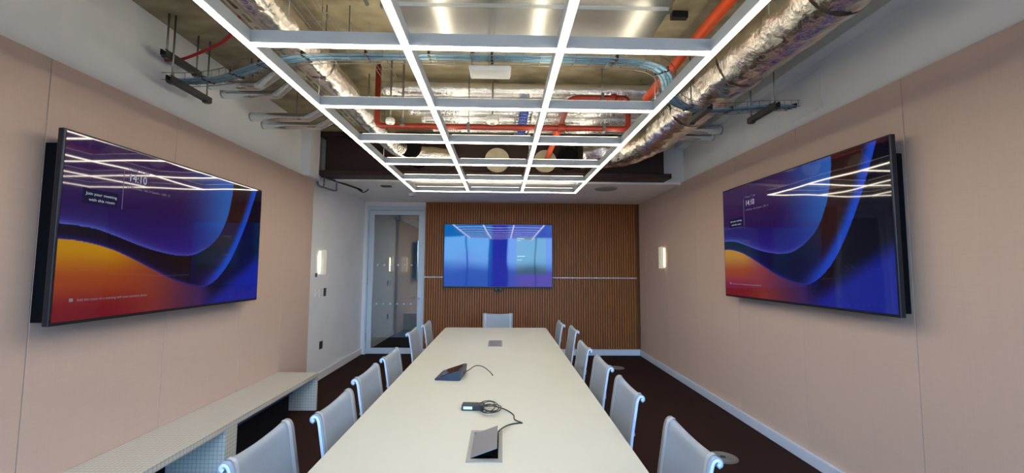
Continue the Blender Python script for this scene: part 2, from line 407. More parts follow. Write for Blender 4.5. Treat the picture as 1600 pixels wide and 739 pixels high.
# ------------------------------------------------------------------ brown beam with flanges
b = MB()
BX0, BX1 = -2.30, 2.10
b.box(BX0, BX1, 5.42, 5.60, 2.72, 3.16)
bm_ = empty('ceiling_beam', (0, 5.5, 2.66), label='dark brown flanged beam spanning the room in front of the white soffit', cat='beam')
q = MB(); q.box(BX0, BX1, -0.08, 0.11, 0.055, 0.50); q.build('web', 'brown', bm_)
q = MB(); q.box(BX0-0.06, BX1+0.07, -0.16, 0.12, 0.0, 0.06); q.build('bottom_flange', 'brown', bm_, bevel=0.004)
q = MB(); q.box(BX0-0.05, BX1+0.06, -0.16, 0.12, 0.50, 0.56); q.build('top_flange', 'brown', bm_, bevel=0.004)

# ------------------------------------------------------------------ LED grid light
GX, GY, GS, GSX, GZ = -0.096, 1.882, 0.7392, 0.713, 2.5
lg = empty('light_grid', (GX, GY, GZ), 0.0041, 'suspended grey grid of glowing white LED bars above the long table', 'ceiling light')
bwid, bht, dw = 0.040, 0.062, 0.026
y0g, y1g = -3*GS, 5*GS
def led_part(p0, p1, horiz):
    # housing as an upside-down channel, diffuser strip below, added fill strip above to brighten the ceiling
    (x0, y0), (x1, y1) = p0, p1
    hb = MB(); hw = bwid/2
    if horiz: hb.box(x0, x1, y0-hw, y0+hw, 0.004, bht)
    else: hb.box(x0-hw, x0+hw, y0, y1, 0.004, bht)
    o = hb.build('bar_housing', 'housing', lg)
    s_ = MB(); dh = dw/2
    if horiz: s_.box(x0, x1, y0-dh, y0+dh, -0.001, 0.004)
    else: s_.box(x0-dh, x0+dh, y0, y1, -0.001, 0.004)
    s_.build('diffuser', 'led', o)
    u = MB()
    if horiz: u.box(x0+0.02, x1-0.02, y0-dh, y0+dh, bht, bht+0.003)
    else: u.box(x0-dh, x0+dh, y0+0.02, y1-0.02, bht, bht+0.003)
    u.build('fill_strip', 'fill_up', o)
for i in range(4):
    led_part(((i-1.5)*GSX, y0g-bwid/2), ((i-1.5)*GSX, y1g+bwid/2), False)
for j in range(-3, 6):
    for i in range(3):
        led_part(((i-1.5)*GSX+bwid/2, j*GS), ((i-0.5)*GSX-bwid/2, j*GS), True)
for i in (0, 3):
    for j in (-3, -1, 1, 3, 5):
        zt = ZC-GZ if j < 5 else 2.66-GZ
        MB().tube([((i-1.5)*GSX, j*GS, bht), ((i-1.5)*GSX, j*GS, zt-0.003)], 0.0015, 6).build('suspension_wire', 'steel', lg)

# ------------------------------------------------------------------ conference table
TX0, TX1, TY0, TY1 = -0.716, 0.552, 0.85, 5.42
table = empty('conference_table', ((TX0+TX1)/2, (TY0+TY1)/2, 0), label='long cream rectangular conference table down the middle of the room', cat='table')
ox, oy = table.location.x, table.location.y
def rrect(x0, x1, y0, y1, r, n=6):
    p = []
    for cx, cy, a0 in ((x1-r, y1-r, 0), (x0+r, y1-r, PI/2), (x0+r, y0+r, PI), (x1-r, y0+r, 1.5*PI)):
        for k in range(n+1):
            a = a0+PI/2*k/n; p.append((cx+r*math.cos(a), cy+r*math.sin(a)))
    return p
tt = MB().prism([(x-ox, y-oy) for x, y in rrect(TX0, TX1, TY0, TY1, 0.05)], 0.712, 0.74).build('tabletop', 'table', table, bevel=0.002)
cuts = []
HOLES = ((-0.140, 0.004, 1.712, 2.030), (-0.140, 0.000, 4.135, 4.465))
for x0, x1, y0, y1 in HOLES[:1]:
    cb = MB().box(x0+0.012-ox, x1-0.012-ox, y0+0.02-oy, y1-0.02-oy, 0.65, 0.80).build('cutter', 'table', table)
    md = tt.modifiers.new('cut', 'BOOLEAN'); md.object = cb; md.operation = 'DIFFERENCE'; md.solver = 'EXACT'; cuts.append(cb)
bpy.context.view_layer.update()
dg = bpy.context.evaluated_depsgraph_get()
nm = bpy.data.meshes.new_from_object(tt.evaluated_get(dg)); tt.modifiers.clear(); tt.data = nm
for cb in cuts: bpy.data.objects.remove(cb, do_unlink=True)
for yy in (1.25, 3.05, 4.72):
    p = MB().box(-0.11, 0.11, yy-oy-0.16, yy-oy+0.16, 0.012, 0.70).build('leg', 'alu_white', table, bevel=0.006)
    MB().box(-0.2, 0.2, yy-oy-0.24, yy-oy+0.24, 0.0, 0.012).build('foot_plate', 'alu_white', p)
for x_ in (-0.3, 0.22): MB().box(x_, x_+0.08, TY0-oy+0.25, TY1-oy-0.25, 0.67, 0.7118).build('apron', 'alu_white', table)
for yy in (1.25, 3.05, 4.72): MB().box(-0.22, 0.22, yy-oy-0.1, yy-oy+0.1, 0.67, 0.7118).build('cross_rail', 'alu_white', table)

# open power box in the table
x0, x1, y0, y1 = HOLES[0]
pb = empty('power_box', ((x0+x1)/2, (y0+y1)/2, 0.74), label='open grey power box let into the near end of the table, lid tilted up', cat='power outlet')
a, c = (x1-x0)/2, (y1-y0)/2
f = MB(); f.box(-a, -a+0.017, -c, c, 0, 0.004); f.box(a-0.017, a, -c, c, 0, 0.004); f.box(-a+0.017, a-0.017, -c, -c+0.025, 0, 0.004); f.box(-a+0.017, a-0.017, c-0.025, c, 0, 0.004)
f.build('frame', 'box_frame', pb)
f = MB(); g = 0.0125; zz = -0.048
f.box(-a+g, a-g, -c+0.021, c-0.021, zz, zz+0.004)
f.box(-a+g, -a+g+0.003, -c+0.021, c-0.021, zz, -0.0005); f.box(a-g-0.003, a-g, -c+0.021, c-0.021, zz, -0.0005)
f.box(-a+g, a-g, -c+0.021, -c+0.024, zz, -0.0005); f.box(-a+g, a-g, c-0.024, c-0.021, zz, -0.0005)
f.build('tray', 'black_matt', pb)
for k in range(3): MB().box(-0.028, 0.03, -0.10+k*0.085, -0.035+k*0.085, zz+0.0045, zz+0.012).build('socket', 'black_matt', pb, bevel=0.002)
mt = Matrix.Translation((-a+0.019, 0, 0.004)) @ Matrix.Rotation(-0.34, 4, 'Y')
MB().box(0, 0.110, -c+0.030, c-0.050, 0, 0.003, mt).build('lid', 'lid', pb)
# closed power box at the far end
x0, x1, y0, y1 = HOLES[1]
pb2 = empty('power_box', ((x0+x1)/2, (y0+y1)/2, 0.74), label='closed flush grey power box at the far end of the table', cat='power outlet')
a, c = (x1-x0)/2, (y1-y0)/2
f = MB(); f.box(-a, -a+0.01, -c, c, 0, 0.003); f.box(a-0.01, a, -c, c, 0, 0.003); f.box(-a+0.01, a-0.01, -c, -c+0.012, 0, 0.003); f.box(-a+0.01, a-0.01, c-0.012, c, 0, 0.003)
f.build('frame', 'box_frame', pb2)
MB().box(-a+0.012, a-0.012, -c+0.014, c-0.014, 0.0, 0.002).build('lid', 'lid', pb2)

# touch console
tcn = empty('touch_console', (-0.355, 3.02, 0.74), -0.10, 'black wedge-shaped touch console with dark sloping screen lying on the table', 'touch panel')
prof = [(-0.085, 0.0), (0.085, 0.0), (0.092, 0.062), (0.080, 0.068), (-0.088, 0.010)]
def wedge(prof, y0, y1):
    n = len(prof); v = [(x, y0, z) for x, z in prof]+[(x, y1, z) for x, z in prof]
    return MB().add(v, [tuple(range(n)), tuple(range(2*n-1, n-1, -1))]+[(i, n+i, n+(i+1) % n, (i+1) % n) for i in range(n)])
wedge(prof, -0.115, 0.115).build('body', 'navy', tcn, bevel=0.003)
s = (0.068-0.010)/(0.080+0.088)
v = []
wedge([(-0.050, 0.010+0.038*s+0.0005), (0.072, 0.010+0.160*s+0.0005), (0.072, 0.010+0.160*s+0.0025), (-0.050, 0.010+0.038*s+0.0025)], -0.100, 0.100).build('screen', 'console_screen', tcn)
cb = MB().tube(crom([(-0.272, 3.00, 0.765), (-0.235, 3.06, 0.775), (-0.19, 3.12, 0.790), (-0.14, 3.13, 0.782), (-0.09, 3.08, 0.760), (-0.065, 3.04, 0.7425)], 8), 0.0034, 8).build('console_cable', 'black')
tag(cb, 'short dark cable arching from the touch console over the table', 'cable')

# power brick with coiled lead
br = empty('power_adapter', (-0.155, 2.335, 0.74), -0.06, 'black power adapter with white label beside a coiled lead', 'power adapter')
MB().box(-0.058, 0.062, -0.026, 0.026, 0, 0.030).build('body', 'black', br, bevel=0.004)
MB().box(-0.048, 0.0, -0.0268, -0.0262, 0.007, 0.022).build('label_sticker', 'label', br)
pts = [(0.060, 0, 0.015)]
for k in range(60):
    a_ = k/60*2*PI*4.2; r0 = 0.036+0.008*math.sin(a_*0.43)
    pts.append((0.094+0.012*math.sin(a_*0.21)+r0*1.2*math.cos(a_+2.6), -0.030+r0*1.9*math.sin(a_+2.6), 0.008+0.010*math.sin(a_*0.6)**2+0.0003*k))
MB().tube(crom(pts, 3), 0.0025, 6).build('coiled_lead', 'black', br)
cb = MB().tube(crom([(-0.085, 2.33, 0.757), (-0.045, 2.345, 0.753), (0.02, 2.31, 0.746), (0.060, 2.24, 0.7435), (0.065, 2.17, 0.7435), (0.100, 2.125, 0.7435), (0.085, 2.122, 0.7435), (0.045, 2.10, 0.746), (0.01, 2.03, 0.757), (-0.015, 1.985, 0.752), (-0.02, 1.95, 0.725), (-0.025, 1.91, 0.710)], 8), 0.0032, 8).build('power_lead', 'black')
tag(cb, 'black lead running from the coiled adapter into the open power box', 'cable')

# ------------------------------------------------------------------ chairs
def chair():
    root = empty('office_chair')
    W = 0.205
    prof = [(0.235, 0.395), (0.238, 0.425), (0.215, 0.442), (0.15, 0.447), (0.0, 0.435), (-0.12, 0.432), (-0.185, 0.447), (-0.222, 0.490), (-0.238, 0.56), (-0.252, 0.66), (-0.268, 0.76), (-0.279, 0.825),
            (-0.292, 0.852), (-0.312, 0.858), (-0.326, 0.846), (-0.326, 0.829), (-0.314, 0.820)]
    pr = [(p.x, p.y) for p in crom([(a, b, 0) for a, b in prof], 4)]
    # mesh sling: thin sheet following the rails, slightly dished between them
    nx = 12; v = []; f = []
    nrm = []
    for i, (y, z) in enumerate(pr):
        y0, z0 = pr[max(i-1, 0)]; y1, z1 = pr[min(i+1, len(pr)-1)]; L = math.hypot(y1-y0, z1-z0) or 1
        nrm.append((-(z1-z0)/L, (y1-y0)/L))
    # body between index: dish on back & seat only
    for side in (0, 1):
        for i, (y, z) in enumerate(pr):
            t = i/(len(pr)-1); dish = 0.016*min(1, max(0, (0.80-t)/0.15))*min(1, t/0.12)
            for j in range(nx+1):
                u = -1+2*j/nx; off = dish*(1-u*u) + side*0.004
                v.append((u*W, y+nrm[i][0]*off, z+nrm[i][1]*off-0.012*(1-u*u)*max(0, min(1, (z-0.74)/0.08))))
    n1 = len(pr)*(nx+1)
    for side in (0, 1):
        for i in range(len(pr)-1):
            for j in range(nx):
                a = side*n1+i*(nx+1)+j; f.append((a, a+1, a+nx+2, a+nx+1))
    for i in range(len(pr)-1):
        for j in (0, nx):
            a = i*(nx+1)+j; f.append((a, a+nx+1, n1+a+nx+1, n1+a))
    for j in range(nx):
        for i in (0, len(pr)-1):
            a = i*(nx+1)+j; f.append((a, a+1, n1+a+1, n1+a))
    MB().add(v, f, True).build('mesh_sling', 'fabric_grey', root)
    for sgn in (-1, 1):
        r = MB(); path = [(sgn*(W-0.004), y+nrm[i][0]*0.010, z+nrm[i][1]*0.010) for i, (y, z) in enumerate(pr)]
        r.tube(path, 0.0075, 8)
        r.build('side_rail', 'alu_white', root)
        b2 = MB(); v2 = []
        for i, (y, z) in enumerate(pr[2:-10]):
            nn = nrm[i+2]; t = (i+2)/(len(pr)-1); dish = 0.016*min(1, max(0, (0.80-t)/0.15))*min(1, t/0.12)
            for uu in (0.80, 0.90):
                off = dish*(1-uu*uu)-0.0015
                v2.append((sgn*uu*W, y+nn[0]*off, z+nn[1]*off))
        k2 = len(v2)//2
        v2 += [(a, b-0.0, c-0.001) for a, b, c in v2]
        f2 = [(2*i, 2*i+1, 2*i+3, 2*i+2) for i in range(k2-1)]
        b2.add(v2[:2*k2], f2, True).build('hem', 'hem', root)
    for yy, zz in ((-0.150, 0.425), (0.13, 0.425)):
        MB().tube([(-W, yy, zz-0.02), (-W*0.6, yy, zz-0.045), (W*0.6, yy, zz-0.045), (W, yy, zz-0.02)], 0.009, 8).build('cross_tie', 'alu', root)
    MB().tube([(-W+0.004, -0.268, 0.66), (-W*0.5, -0.292, 0.66), (W*0.5, -0.292, 0.66), (W-0.004, -0.268, 0.66)], 0.007, 8).build('back_tie', 'alu', root)
    MB().box(-0.10, 0.10, -0.14, 0.12, 0.352, 0.378).build('tilt_mechanism', 'alu', root, bevel=0.005)
    MB().tube([(0, 0, 0.07), (0, 0, 0.355)], 0.022, 16).build('column', 'alu', root)
    for k in range(4):
        a = PI/4+k*PI/2
        l_ = MB().tube([(0, 0, 0.075), (0.14*math.cos(a), 0.14*math.sin(a), 0.060), (0.27*math.cos(a), 0.27*math.sin(a), 0.035)], lambda i: (0.020, 0.016, 0.012)[i], 8)
        l_ = l_.build('leg', 'alu_white', root)
        MB().tube([(0.262*math.cos(a), 0.262*math.sin(a), 0.0), (0.262*math.cos(a), 0.262*math.sin(a), 0.030)], 0.016, 12).build('glide', 'black', l_)
    return root
proto = chair()
# (x of the backrest top, centre y, heading) ; chairs on the left look to +X, on the right to -X
spots = [('L', -0.895, 1.655, 'grey mesh chair on the left of the table, nearest the camera'),
         ('L', -0.800, 2.105, 'grey mesh chair on the left of the table, second from the camera'),
         ('L', -0.835, 2.700, 'grey mesh chair on the left of the table, third from the camera'),
         ('L', -0.835, 3.260, 'grey mesh chair on the left of the table, fourth from the camera'),
         ('L', -0.915, 4.400, 'grey mesh chair on the left of the table, second from the far end'),
         ('L', -0.875, 4.975, 'grey mesh chair on the left of the table, farthest from the camera'),
         ('R', 0.725, 1.680, 'grey mesh chair on the right of the table, nearest the camera'),
         ('R', 0.697, 2.390, 'grey mesh chair on the right of the table, second from the camera'),
         ('R', 0.700, 3.000, 'grey mesh chair on the right of the table, third from the camera'),
         ('R', 0.692, 3.620, 'grey mesh chair on the right of the table, fourth from the camera'),
         ('R', 0.765, 4.600, 'grey mesh chair on the right of the table, second from the far end'),
         ('R', 0.690, 5.070, 'grey mesh chair on the right of the table, farthest from the camera'),
         ('E', -0.065, 6.000, 'grey mesh chair alone at the far head of the table, facing the camera')]
for i, (sd, xt, yc, lab) in enumerate(spots):
    o = proto if i == 0 else copy_tree(proto)
    if sd == 'L': o.location = (xt+0.297, yc, 0); o.rotation_euler = (0, 0, -PI/2)
    elif sd == 'R': o.location = (xt-0.297, yc, 0); o.rotation_euler = (0, 0, PI/2)
    else: o.location = (xt, yc-0.297, 0); o.rotation_euler = (0, 0, PI)
    tag(o, lab, 'chair', 'grey mesh chairs around the conference table')

# ------------------------------------------------------------------ tiled bench along the left wall
BF = -1.94; BW = -2.363; BT = 0.384
bench = empty('tiled_bench', ((BF+BW)/2, 2.4, 0), label='low white mosaic-tiled bench along the left wall under the screen', cat='bench')
bx, by = bench.location.x, bench.location.y
def bp(name, mat, x0, x1, y0, y1, z0, z1, bv=0.0, par=bench): return MB().box(x0-bx, x1-bx, y0-by, y1-by, z0, z1).build(name, mat, par, bevel=bv)
bp('bench_top', 'tile', BW, BF, 0.1, 4.60, BT-0.042, BT)
for y0, y1 in ((0.1, 0.2), (1.62, 1.74), (3.11, 3.24), (4.57, 4.60)): bp('tiled_partition', 'tile', BW, BF, y0, y1, 0, BT-0.042)
bp('back_panel', 'cavity_black', BW, BW+0.02, 0.2, 4.57, 0, BT-0.042)
MB().box(-2.30, -2.02, 3.30, 4.30, 0.0, 0.30).box(-2.30, -2.02, 3.30, 4.30, 0.30, 0.302)
cavb = tag(MB().box(-2.335, -2.02, 3.26, 4.16, 0.0, 0.295).build('cavity_box', 'cavity_black', bevel=0.004), 'black box filling the recess under the tiled bench', 'cabinet')  # plain black box put in to fill the bench recess
tag(MB().box(-2.335, -1.985, 3.26, 4.16, 0.2952, 0.340).build('shade_strip', 'slate', bevel=0.003), 'slate blue strip of painted shade under the bench top', 'painted shade')  # strip coloured as the shaded underside of the bench

# ------------------------------------------------------------------ television screens
A_C = [(-0.02, 0.487), (0.10, 0.499), (0.17, 0.527), (0.276, 0.580), (0.37, 0.616), (0.49, 0.635), (0.584, 0.594), (0.675, 0.487), (0.734, 0.315), (0.762, 0.12), (0.768, -0.03)]
B_C = [(-0.02, 0.568), (0.066, 0.576), (0.158, 0.607), (0.24, 0.658), (0.349, 0.740), (0.441, 0.806), (0.54, 0.851), (0.62, 0.860), (0.70, 0.792), (0.78, 0.645), (0.865, 0.390), (0.925, 0.150), (0.965, -0.03)]
def curve2(p, n=10): return np.array([(q.x, q.y) for q in crom([(a, b, 0) for a, b in p], n)])
def pip(poly, X, Y):
    ins = np.zeros(X.shape, bool); n = len(poly); j = n-1
    for i in range(n):
        xi, yi = poly[i]; xj, yj = poly[j]
        c = ((yi > Y) != (yj > Y)) & (X < (xj-xi)*(Y-yi)/((yj-yi) or 1e-12)+xi); ins ^= c; j = i
    return ins
def dist(poly, X, Y):
    d = np.full(X.shape, 9.0)
    for (x0, y0), (x1, y1) in zip(poly, poly[1:]):
        y0, y1 = y0/1.778, y1/1.778; Yy = Y/1.778
        dx, dy = x1-x0, y1-y0; t = np.clip(((X-x0)*dx+(Yy-y0)*dy)/(dx*dx+dy*dy+1e-12), 0, 1)
        d = np.minimum(d, np.hypot(X-x0-t*dx, Yy-y0-t*dy))
    return d
def sm(x, a, b):
    t = np.clip((x-a)/(b-a), 0, 1); return t*t*(3-2*t)
def mix(a, b, t): return a*(1-t[..., None])+b*t[..., None]
def wallpaper(U, V):
    c = lambda *x: np.broadcast_to(np.array(x, float), U.shape+(3,))
    A = curve2(A_C); B = curve2(B_C); dA = dist(A, U, V); dB = dist(B, U, V)
    inA = pip(list(map(tuple, A))+[(-0.02, -0.03)], U, V); inB = pip(list(map(tuple, B))+[(-0.02, -0.03)], U, V)
    up = mix(c(64, 36, 88), c(40, 18, 86), sm(V, 0.15, 0.45)); up = mix(up, c(46, 24, 130), sm(V, 0.3, 0.62)*sm(U, 0.0, 0.5))
    blue = sm(U, 0.42, 0.76)*(1-sm(V, 0.35, 0.66)*0.7); up = mix(up, c(54, 112, 205), blue*0.95)
    up = mix(up, c(90, 104, 215), np.exp(-dA/0.010)*0.75*(1-sm(U, 0.55, 0.7))+np.exp(-dA/0.05)*0.30*(1-sm(U, 0.1, 0.6)))
    mid = mix(c(18, 8, 16), c(50, 24, 26), sm(U, 0.5, 0.72)*(1-sm(V, 0.45, 0.75)))
    mid = mix(mid, c(26, 20, 96), np.exp(-dB/0.035)*0.6*(1-sm(U, 0.45, 0.62)))
    lowr = sm(U, 0.52, 0.70)*sm(V, 0.45, 0.75)
    mid = mix(mid, c(60, 46, 165), lowr*np.exp(-dB/0.07)*0.95)
    mid = mix(mid, c(26, 84, 225), sm(U, 0.56, 0.74)*(1-sm(dB, 0.012, 0.060)))
    mid = mix(mid, c(70, 70, 205), np.exp(-dB/0.005)*0.7)
    low = mix(c(214, 152, 14), c(175, 76, 34), sm(V, 0.60, 0.80)); low = mix(low, c(132, 24, 40), sm(V, 0.78, 0.97))
    low = mix(low, c(150, 62, 52), sm(U, 0.15, 0.38)*0.8); low = mix(low, c(84, 42, 84), sm(U, 0.30, 0.55)*0.95)
    low = mix(low, c(34, 36, 140), sm(U, 0.48, 0.75))
    out_ = mix(c(8, 7, 30), c(26, 40, 168), sm(V-(0.87-(U-0.70)*0.98), -0.05, 0.12)*1.0)
    side = sm(U, 0.58, 0.72)
    low = mix(low, out_, side); low = mix(low, c(8, 7, 30), side*np.exp(-dB/0.03)*0.8)
    img = np.where(inA[..., None], up, np.where(inB[..., None], mid, low))
    return img
def back_wall_image(U, V):
    c = lambda *x: np.broadcast_to(np.array(x, float), U.shape+(3,))
    im = mix(c(10, 112, 200), c(14, 74, 186), sm(V, 0.3, 0.9)); im = mix(im, c(22, 40, 178), sm(U, 0.42, 0.47)*(1-sm(U, 0.56, 0.62)))  # centre band paints in the window column reflected by the screen
    im = mix(im, c(84, 62, 172), sm(U, 0.5, 0.75)*sm(V, 0.6, 0.85)); im = mix(im, c(60, 96, 205), sm(U, 0.58, 0.62)*(1-sm(V, 0.6, 0.75)))
    im = mix(im, c(20, 70, 190), np.exp(-((U-0.20)**2/0.010+(V-0.60)**2/0.02))*0.9)  # darker blob paints in the tree reflected at the left
    card = (U > 0.665) & (U < 0.945) & (V > 0.20) & (V < 0.80)
    im = np.where(card[..., None], mix(c(70, 128, 168), c(52, 84, 112), sm(V, 0.6, 0.72)), im)
    for u0, u1, v0 in ((0.675, 0.745, 0.215), (0.675, 0.71, 0.25), (0.675, 0.75, 0.505), (0.675, 0.72, 0.565)):
        im = np.where(((U > u0) & (U < u1) & (V > v0) & (V < v0+0.012))[..., None], c(180, 225, 240), im)
    return im
def s2l(a):
    a = a/255.0; return np.where(a <= 0.04045, a/12.92, ((a+0.055)/1.055)**2.4)
def tv(loc, rz, w, h, img, label, strength, wave, mount, spec, gain):
    """local frame: x = screen left to right, z up, screen faces -y"""
    root = empty('wall_television', loc, rz, label, 'television')
    D = 0.032
    MB().box(-w/2, w/2, 0.0, D, -h/2, h/2).build('housing', 'bezel', root, bevel=0.004)
    NX, NY = 400, 225; bz = 0.011
    xs = np.linspace(-w/2+bz, w/2-bz, NX+1); zs = np.linspace(h/2-bz, -h/2+bz*1.6, NY+1)
    U, V = np.meshgrid(np.linspace(0, 1, NX+1), np.linspace(0, 1, NY+1)); XX, ZZ = np.meshgrid(xs, zs)
    vs = np.stack([XX, np.full_like(XX, -0.0015), ZZ], -1).reshape(-1, 3)
    idx = np.arange((NX+1)*(NY+1)).reshape(NY+1, NX+1)
    q = np.stack([idx[1:, :-1], idx[1:, 1:], idx[:-1, 1:], idx[:-1, :-1]], -1).reshape(-1, 4)
    me = bpy.data.meshes.new('screen'); me.from_pydata(vs.tolist(), [], q.tolist()); me.update()
    at = me.color_attributes.new('Col', 'FLOAT_COLOR', 'POINT')
    col = np.ones((len(vs), 4), np.float32); col[:, :3] = s2l(img(U, V)).reshape(-1, 3)*gain
    at.data.foreach_set('color', col.ravel())
    me.materials.append(screen_mat('screen_picture', strength, spec, wave))
    so = bpy.data.objects.new('screen', me); C.objects.link(so); so.parent = root
    if mount:
        x0, x1, z0, z1, dy = mount
        MB().box(x0, x1, D+0.0005, dy, z0, z1).build('wall_bracket_box', 'black_matt', root)
    return root, so
def screen_text(txt, size, u, v, w, h, parent, mat, name='screen_text', sx=1.0):
    cu = bpy.data.curves.new(name, 'FONT'); cu.body = txt; cu.size = size; cu.extrude = 0.0001
    ob = bpy.data.objects.new('tmp', cu); C.objects.link(ob)
    dg = bpy.context.evaluated_depsgraph_get(); me = bpy.data.meshes.new_from_object(ob.evaluated_get(dg))
    bpy.data.objects.remove(ob, do_unlink=True)
    me.materials.clear(); me.materials.append(M[mat])
    me.transform(Matrix.Scale(sx, 4, (1, 0, 0)))
    o = bpy.data.objects.new(name, me); C.objects.link(o); o.parent = parent
    o.location = (-w/2+u*w, -0.0032, h/2-v*h); o.rotation_euler = (PI/2, 0, 0)
    return o
def meeting_overlay(root, w, h):
    def rect(name, u0, u1, v0, v1, mat, y=-0.0026):
        return MB().box(-w/2+u0*w, -w/2+u1*w, y, y+0.0006, h/2-v1*h, h/2-v0*h).build(name, mat, root)
    rect('join_card', 0.066, 0.182, 0.285, 0.366, 'card')
    rect('divider_line', 0.1975, 0.1990, 0.13, 0.37, 'text_dim')
    screen_text('Join your meeting', 0.0215*h/0.985, 0.075, 0.318, w, h, root, 'text', 'caption', 1.15)
    screen_text('with this room', 0.0215*h/0.985, 0.085, 0.350, w, h, root, 'text', 'caption', 1.15)
    screen_text('14:10', 0.066*h/0.985, 0.214, 0.196, w, h, root, 'text', 'clock', 0.88)
    screen_text('Friday 11 July', 0.021*h/0.985, 0.214, 0.128, w, h, root, 'text_dim', 'date', 1.3)
    screen_text('L1 08 Meets - Isle of Quadra - L3M1 1C', 0.0185*h/0.985, 0.214, 0.240, w, h, root, 'text_dim', 'room_name', 1.05)
    screen_text('Add this room to a meeting with your personal device', 0.020*h/0.985, 0.072, 0.885, w, h, root, 'text_dim', 'footer', 0.98)
    rect('cast_icon', 0.051, 0.062, 0.868, 0.885, 'text_dim')

LW, LH = 1.755, 0.995
tvl, _ = tv((-2.215, 3.012, 1.693), PI/2, LW, LH, wallpaper, 'large wall television on the left wall above the tiled bench', 1.0, 0.0022, (-0.82, 0.70, -0.485, 0.435, 0.149), 0.5, 0.34)
meeting_overlay(tvl, LW, LH)
RW, RH = 1.905, 1.075
tvr, _ = tv((2.275, 3.345, 1.763), -PI/2, RW, RH, wallpaper, 'large wall television on the right pink wall', 1.0, 0.0022, (-0.75, 0.885, -0.52, 0.44, 0.129), 0.5, 0.34)
meeting_overlay(tvr, RW, RH)
tvb, _ = tv((-0.082, 7.30, 1.702), 0, 1.88, 1.09, back_wall_image, 'wall television on the fluted timber wall at the far end', 1.0, 0.0015, (-0.4, 0.4, -0.25, 0.25, 0.084), 0.36, 0.46)
cm = empty('webcam', (-0.075, 7.325, 1.155), label='small black camera bar below the far television', cat='camera')
MB().box(-0.065, 0.065, -0.045, 0.02, -0.055, 0.0).build('body', 'bezel', cm, bevel=0.008)
MB().tube([(0, -0.0455, -0.028), (0, -0.054, -0.028)], 0.019, 20).build('lens', 'console_screen', cm)

# ------------------------------------------------------------------ wall sconces and switches
def sconce(loc, rz, label):     # local: wall at y=0, sticks out to -y
    r = empty('wall_sconce', loc, rz, label, 'wall light')
    MB().box(-0.035, 0.035, -0.018, 0.0, -0.15, 0.15).build('backplate', 'white_paint', r, bevel=0.003)
    for s in (-1, 1): MB().box(min(s*0.0352, s*0.039), max(s*0.0352, s*0.039), -0.013, -0.003, -0.14, 0.14).build('glow_strip', 'sconce_glow', r)
    MB().box(-0.05, 0.05, -0.060, -0.0185, -0.16, 0.16).build('shade', 'sconce_body', r, bevel=0.004)
    return r
sconce((XL, 5.70, 1.55), PI/2, 'slim glowing wall light on the white wall left of the glass door')
sconce((2.405, 6.28, 1.66), -PI/2, 'slim glowing wall light on the pink right wall')
sconce((-2.12, 9.2, 1.55), 0, 'glowing wall light in the corridor seen through the glass door')
def plate(name, y, z, w, h, mat, label, cat, rocker):
    r = empty(name, (XL, y, z), PI/2, label, cat)
    MB().box(-w/2, w/2, -0.010, 0.0, -h/2, h/2).build('faceplate', mat, r, bevel=0.003)
    MB().box(-w/4, w/4, -0.014, -0.010, -h/4, h/4).build(rocker, mat, r, bevel=0.001)
plate('light_switch', 5.60, 1.15, 0.085, 0.105, 'sensor', 'white light switch nearer the pink panel, left of its pair', 'switch', 'rocker')
plate('light_switch', 5.73, 1.15, 0.085, 0.105, 'sensor', 'white light switch between its twin and the black wall control', 'switch', 'rocker')
plate('wall_control', 5.86, 1.15, 0.07, 0.11, 'black', 'black wall control to the right of the two white switches', 'switch', 'touch_pad')
plate('wall_socket', 5.80, 0.45, 0.09, 0.10, 'black', 'black wall socket low on the white left wall', 'socket', 'socket_face')
plate('thermostat', 5.57, 1.385, 0.05, 0.05, 'channel', 'tiny grey wall sensor just under the left wall light', 'sensor', 'sensor_eye')

# ------------------------------------------------------------------ floor diffusers
def diffuser(x, y, label):
    r = empty('floor_diffuser', (x, y, 0), label=label, cat='floor vent', group='round floor air vents')
    o = MB().disc_stack(0, 0, [(0.112, 0.0), (0.112, 0.004), (0.102, 0.006)]).build('rim', 'diffuser_grey', r)
    for k, rr in enumerate((0.088, 0.070, 0.052, 0.034)):
        b = MB(); n = 40; v = []
        for z, q in ((0.006, rr), (0.009, rr), (0.009, rr-0.007), (0.006, rr-0.007)):
            v += [(q*math.cos(2*PI*j/n), q*math.sin(2*PI*j/n), z) for j in range(n)]
        b.add(v, [(a*n+j, a*n+(j+1) % n, ((a+1) % 4)*n+(j+1) % n, ((a+1) % 4)*n+j) for a in range(4) for j in range(n)])
        b.build('ring', 'black' if k == 99 else 'box_frame', r)
    MB().disc_stack(0, 0, [(0.02, 0.0062), (0.02, 0.010)]).build('hub', 'black', r)
diffuser(1.765, 3.45, 'round grey air vent in the dark carpet, nearer the camera')
diffuser(1.73, 6.46, 'round grey air vent in the dark carpet, near the far timber wall')

# ------------------------------------------------------------------ ceiling services
def foil_tube(path, r, n=40, amp=0.035, step=0.035, seed=1):
    P = resample(path, step); k = len(P); g = np.random.default_rng(seed)
    nz = g.normal(0, 1, (k+4, n))
    nz = (nz + np.roll(nz, 1, 0) + np.roll(nz, -1, 0) + np.roll(nz, 1, 1) + np.roll(nz, -1, 1))/5
    nz = (nz + np.roll(nz, 1, 0) + np.roll(nz, 1, 1))/3
    return MB().tube(P, r, n, True, lambda i, j: amp*float(nz[i, j])*2.0)
RDX, RDZ, RDR = 1.70, 2.98, 0.20
rd = empty('foil_duct', (RDX, 1.5, RDZ), label='thick crumpled silver foil duct running along the right side of the ceiling', cat='duct')
def rel(path, o): return [Vector(p)-o.location for p in path]
foil_tube(rel(fillet([(RDX, -1.60, RDZ), (RDX, 4.72, RDZ), (1.42, 5.14, 2.93), (0.95, 5.14, 2.92)], 0.25), rd), RDR*0.96, seed=3).build('duct_skin', 'foil', rd)
